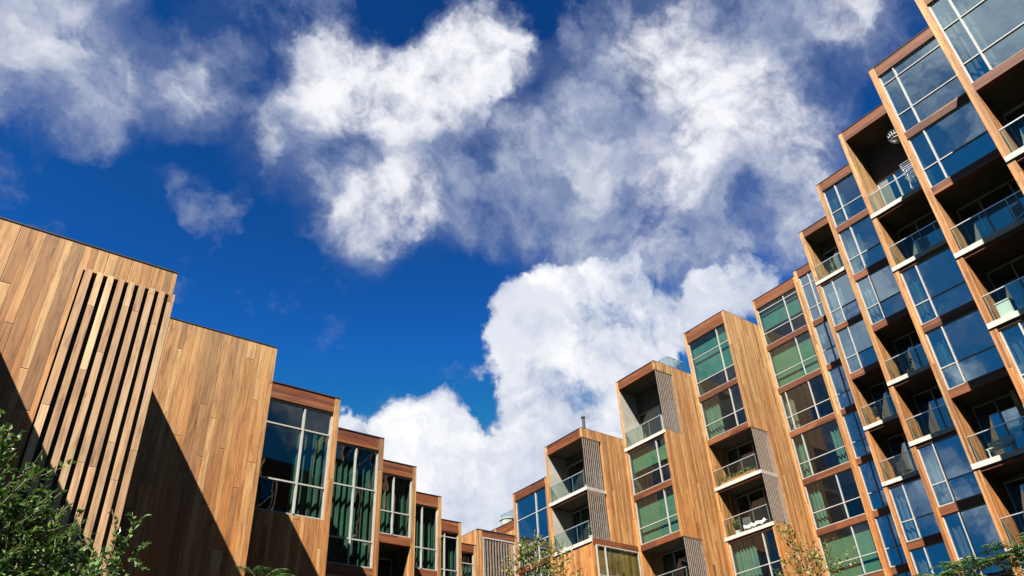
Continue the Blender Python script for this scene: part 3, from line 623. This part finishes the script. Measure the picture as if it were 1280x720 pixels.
# wire globe lamp under the top balcony roof
c = place(TLc, 2.25, .9, 29.55)
t = thing('globe_lamp', c, 'pale wire globe lamp hanging under the roof of the topmost dark balcony', 'lamp')
b = MB()
for k in range(9):
    a = math.pi * k / 9
    b.tube([c + Vector((math.cos(a) * math.sin(q * math.pi / 8) * .38, math.sin(a) * math.sin(q * math.pi / 8) * .38, math.cos(q * math.pi / 8) * .38)) for q in range(17)], .014, 4)
for zz in (-.25, -.1, .1, .25):
    r = math.sqrt(.38 ** 2 - zz * zz); b.tube([c + Vector((math.cos(q * math.pi / 8) * r, math.sin(q * math.pi / 8) * r, zz)) for q in range(17)], .014, 4)
b.build('lamp_shade', 'white', t)
b = MB(); b.tube([c + Vector((0, 0, .38)), c + Vector((0, 0, .86))], .012, 5); b.build('cord', 'black', t)
# folding drying rack
c = place(TLc, 2.35, .75, L8)
t = thing('drying_rack', c, 'metal drying rack standing on the topmost balcony below the globe lamp', 'rack')
b = MB()
for s in (-.35, .35):
    b.tube([c + Vector((-.3, s, 0)), c + Vector((.3, s, 2.0))], .018, 5); b.tube([c + Vector((.3, s, 0)), c + Vector((-.3, s, 2.0))], .018, 5)
b.build('leg', 'steel', t)
b = MB()
for z in (1.15, 1.45, 1.75, 2.0):
    for q in range(5): b.tube([c + Vector((-.3 + q * .15, -.36, z)), c + Vector((-.3 + q * .15, .36, z))], .012, 4)
    b.tube([c + Vector((-.3, -.35, z)), c + Vector((.3, -.35, z))], .012, 4); b.tube([c + Vector((-.3, .35, z)), c + Vector((.3, .35, z))], .012, 4)
b.build('rail', 'steel', t)
def chair(c, ang, label, seatm='black', group=None):
    t = thing('balcony_chair', c, label, 'chair', group); ca, sa = math.cos(ang), math.sin(ang)
    def V(x, y, z): return (c[0] + x * ca - y * sa, c[1] + x * sa + y * ca, c[2] + z)
    TT = lambda a, d, z: V(a, d, z)
    b = MB()
    for k in range(6): b.box(TT, -.24 + k * .082, -.24 + k * .082 + .06, -.24, .24, .43, .455)
    b.build('seat', seatm, t)
    b = MB()
    for k in range(6): b.box(TT, -.24 + k * .082, -.24 + k * .082 + .06, .24, .27, .5, .92)
    b.box(TT, -.25, .25, .236, .275, .92, .96); b.build('backrest', seatm, t)
    for x in (-.23, .23):
        for y in (-.22, .25):
            b = MB(); b.tube([V(x, y, 0), V(x, y, .43 if y < 0 else .95)], .014, 5); b.build('leg', 'steel', t)
    return t
chair(place(TM, 2.5, .8, L6), 1.2, 'slatted dark chair beside a green plant on the upper balcony at the right edge', group='balcony chairs')
chair(place(TLc, 2.6, .75, L8) + Vector((.3, -.7, 0)), 2.0, 'dark slatted chair on the topmost balcony by the drying rack', group='balcony chairs')
chair(place(TK, 2.2, .8, L5), 1.0, 'pale slatted chair on the balcony under the one with the bushy dark plant', 'white', 'balcony chairs')
chair(place(TG, 1.4, .8, L5), 1.9, 'dark slatted chair on the balcony with the white towel', group='balcony chairs')
def pot_plant(c, h, r, label, lm='leaf_mid', n=26, pm='terracotta', group=None):
    t = thing('potted_plant', c, label, 'plant', group); c = Vector(c)
    b = MB(); b.tube([c, c + Vector((0, 0, .02)), c + Vector((0, 0, .3)), c + Vector((0, 0, .34))], [.11, .12, .17, .18], 14); b.build('pot', pm, t)
    st = MB(); cb = MB()
    for k in range(n):
        d = rnd_unit(); d.z = abs(d.z) + .6; d.normalize(); L = h * random.uniform(.5, 1)
        p = c + Vector((0, 0, .3)); q = p + Vector((d.x * r, d.y * r, L))
        st.tube([p, p.lerp(q, .5) + Vector((0, 0, .08)), q], [.006, .005, .002], 3)
        for i in range(9):
            add_leaf(cb, p.lerp(q, .25 + .75 * i / 9), rnd_unit(), Vector((0, 0, 1)), .13, .035)
    st.build('stem', 'bark', t); cb.build('foliage', lm, t)
    return t
pot_plant(place(TM, 2.95, .5, L6), .6, .3, 'small bright green plant on the upper balcony at the right edge', 'leaf_yellow', group='balcony plants')
pot_plant(place(TLc, 2.3, .5, L4), .8, .28, 'dark bushy plant beside the wooden post on the balcony right of the white bench', 'leaf_dark', group='balcony plants')
pot_plant(place(TE, 3.1, .5, L5), .7, .35, 'leafy plant behind the slat screen of the lower balcony beside the small corner wing', group='balcony plants', pm='white')
pot_plant(place(TL(13.93, 30.28), 2.4, .6, 9.6), 1.5, .5, 'tall green plant in the dark balcony of the low range', n=40, group='balcony plants')
TH_ = TR(39.29, 30.20)
pot_plant(place(TJ, 1.2, .5, L9), .8, .3, 'green plant on the small dark balcony at the very top beside the narrow bay', 'leaf_mid', group='balcony plants')
pot_plant(place(TJ, .8, .4, L6), .7, .3, 'leafy yellow green plant on the dark balcony above the one with a pale chair', 'leaf_yellow', group='balcony plants')
chair(place(TJ, 1.1, .8, L5), 1.4, 'pale chair on a narrow dark balcony, directly below one with a yellow green plant', 'white', 'balcony chairs')
pot_plant(place(TK, 1.1, .45, L6), .9, .35, 'bushy dark plant on a dark balcony, directly above one with a pale slatted chair', 'leaf_dark', group='balcony plants')
chair(place(TLc, 1.5, .8, L7), 1.7, 'slatted chair on the dark balcony just below the topmost one', 'black', 'balcony chairs')
pot_plant(place(TG, .7, .5, L5), .9, .35, 'tall green plant in a white pot on the balcony with the white towel', 'leaf_mid', group='balcony plants', pm='white')
pot_plant(place(TR(35.55, 33.89), 1.2, .5, L4), .8, .35, 'green plant on the low screened balcony below two green curtained windows', 'leaf_mid', group='balcony plants')
# white lidded box
def storage(c, ang, sx, sy, h, label):
    t = thing('storage_box', c, label, 'box'); ca, sa = math.cos(ang), math.sin(ang)
    TT = lambda a, d, z: (c[0] + a * ca - d * sa, c[1] + a * sa + d * ca, c[2] + z)
    b = MB(); b.box(TT, -sx, sx, -sy, sy, .03, h)
    for x in (-sx + .05, sx - .05):
        for y in (-sy + .05, sy - .05): b.box(TT, x - .03, x + .03, y - .03, y + .03, 0, .03)
    b.build('body', 'white', t)
    b = MB(); b.box(TT, -sx - .02, sx + .02, -sy - .02, sy + .02, h, h + .05); b.box(TT, -.06, .06, -sy - .04, -sy - .02, h - .02, h + .03); b.build('lid', 'white', t)
storage(place(TM, .75, .35, L5), .0, .2, .25, .62, 'white lidded storage box at the left end of the balcony near the right edge')
# white slatted bench on the low right balcony
c = place(TLc, 1.15, .45, L4)
t = thing('bench', c, 'low white bench by the railing of the balcony left of the dark plant', 'bench')
TT = lambda a, d, z: (c[0] + d, c[1] - a, c[2] + z)
b = MB()
for k in range(3): b.box(TT, -.5, .5, -.2 + k * .14, -.08 + k * .14, .42, .46)
b.build('seat', 'white', t)
b = MB()
for k in range(2): b.box(TT, -.5, .5, .24, .27, .56 + k * .15, .67 + k * .15)
b.build('backrest', 'white', t)
for x in (-.45, .41):
    b = MB(); b.box(TT, x, x + .04, -.2, -.16, 0, .42); b.box(TT, x, x + .04, .2, .24, 0, .8); b.build('leg', 'white', t)
# wooden post on that balcony
c = place(TLc, 2.15, 1.1, L4)
t = thing('wooden_post', c, 'square wooden post behind the glass railing, between bench and dark plant', 'post')
TT = lambda a, d, z: (c[0] + d, c[1] - a, c[2] + z)
b = MB(); b.box(TT, -.09, .09, -.09, .09, .03, 2.6); b.build('post', 'batten', t)
b = MB(); b.box(TT, -.13, .13, -.13, .13, 0, .03); b.build('foot_plate', 'steel', t)
# towel over the slab edge and a flower box
b = MB()
for i in range(16):
    for j in range(4):
        def Q(i, j):
            a = 1.6 + i * .1; dd = -.02 + j * .07; z = L5 + .30 + .05 * math.sin(i * 1.3 + j) + .03 * math.cos(i * 2.1)
            return TG(a, dd - .06, z - (.22 if j == 0 else 0))
        b.poly([Q(i, j), Q(i + 1, j), Q(i + 1, j + 1), Q(i, j + 1)])
o = b.build('towel', 'towel', None, smooth=True); o['label'] = 'crumpled white towel lying along the edge of the lower balcony beside the board wall'; o['category'] = 'towel'
sol = o.modifiers.new('thickness', 'SOLIDIFY'); sol.thickness = .02
t = thing('flower_box', place(TG, 1.8, .2, L6), 'long planter of orange flowers along the railing of the balcony above the towel', 'planter')
b = MB(); b.box(TG, .5, 3.2, .10, .32, L6 + .002, L6 + .22); b.box(TG, .48, 3.22, .08, .34, L6 + .22, L6 + .25); b.build('trough', 'terracotta', t)
lv = MB(); pe = MB()
for k in range(420):
    p = Vector(TG(random.uniform(.5, 3.2), random.uniform(.08, .36), L6 + random.uniform(.24, .52)))
    add_leaf(pe if k % 4 == 0 else lv, p, rnd_unit(), Vector((0, 0, 1)), .10, .04)
lv.build('foliage', 'leaf_mid', t); pe.build('flower', 'petal', t)
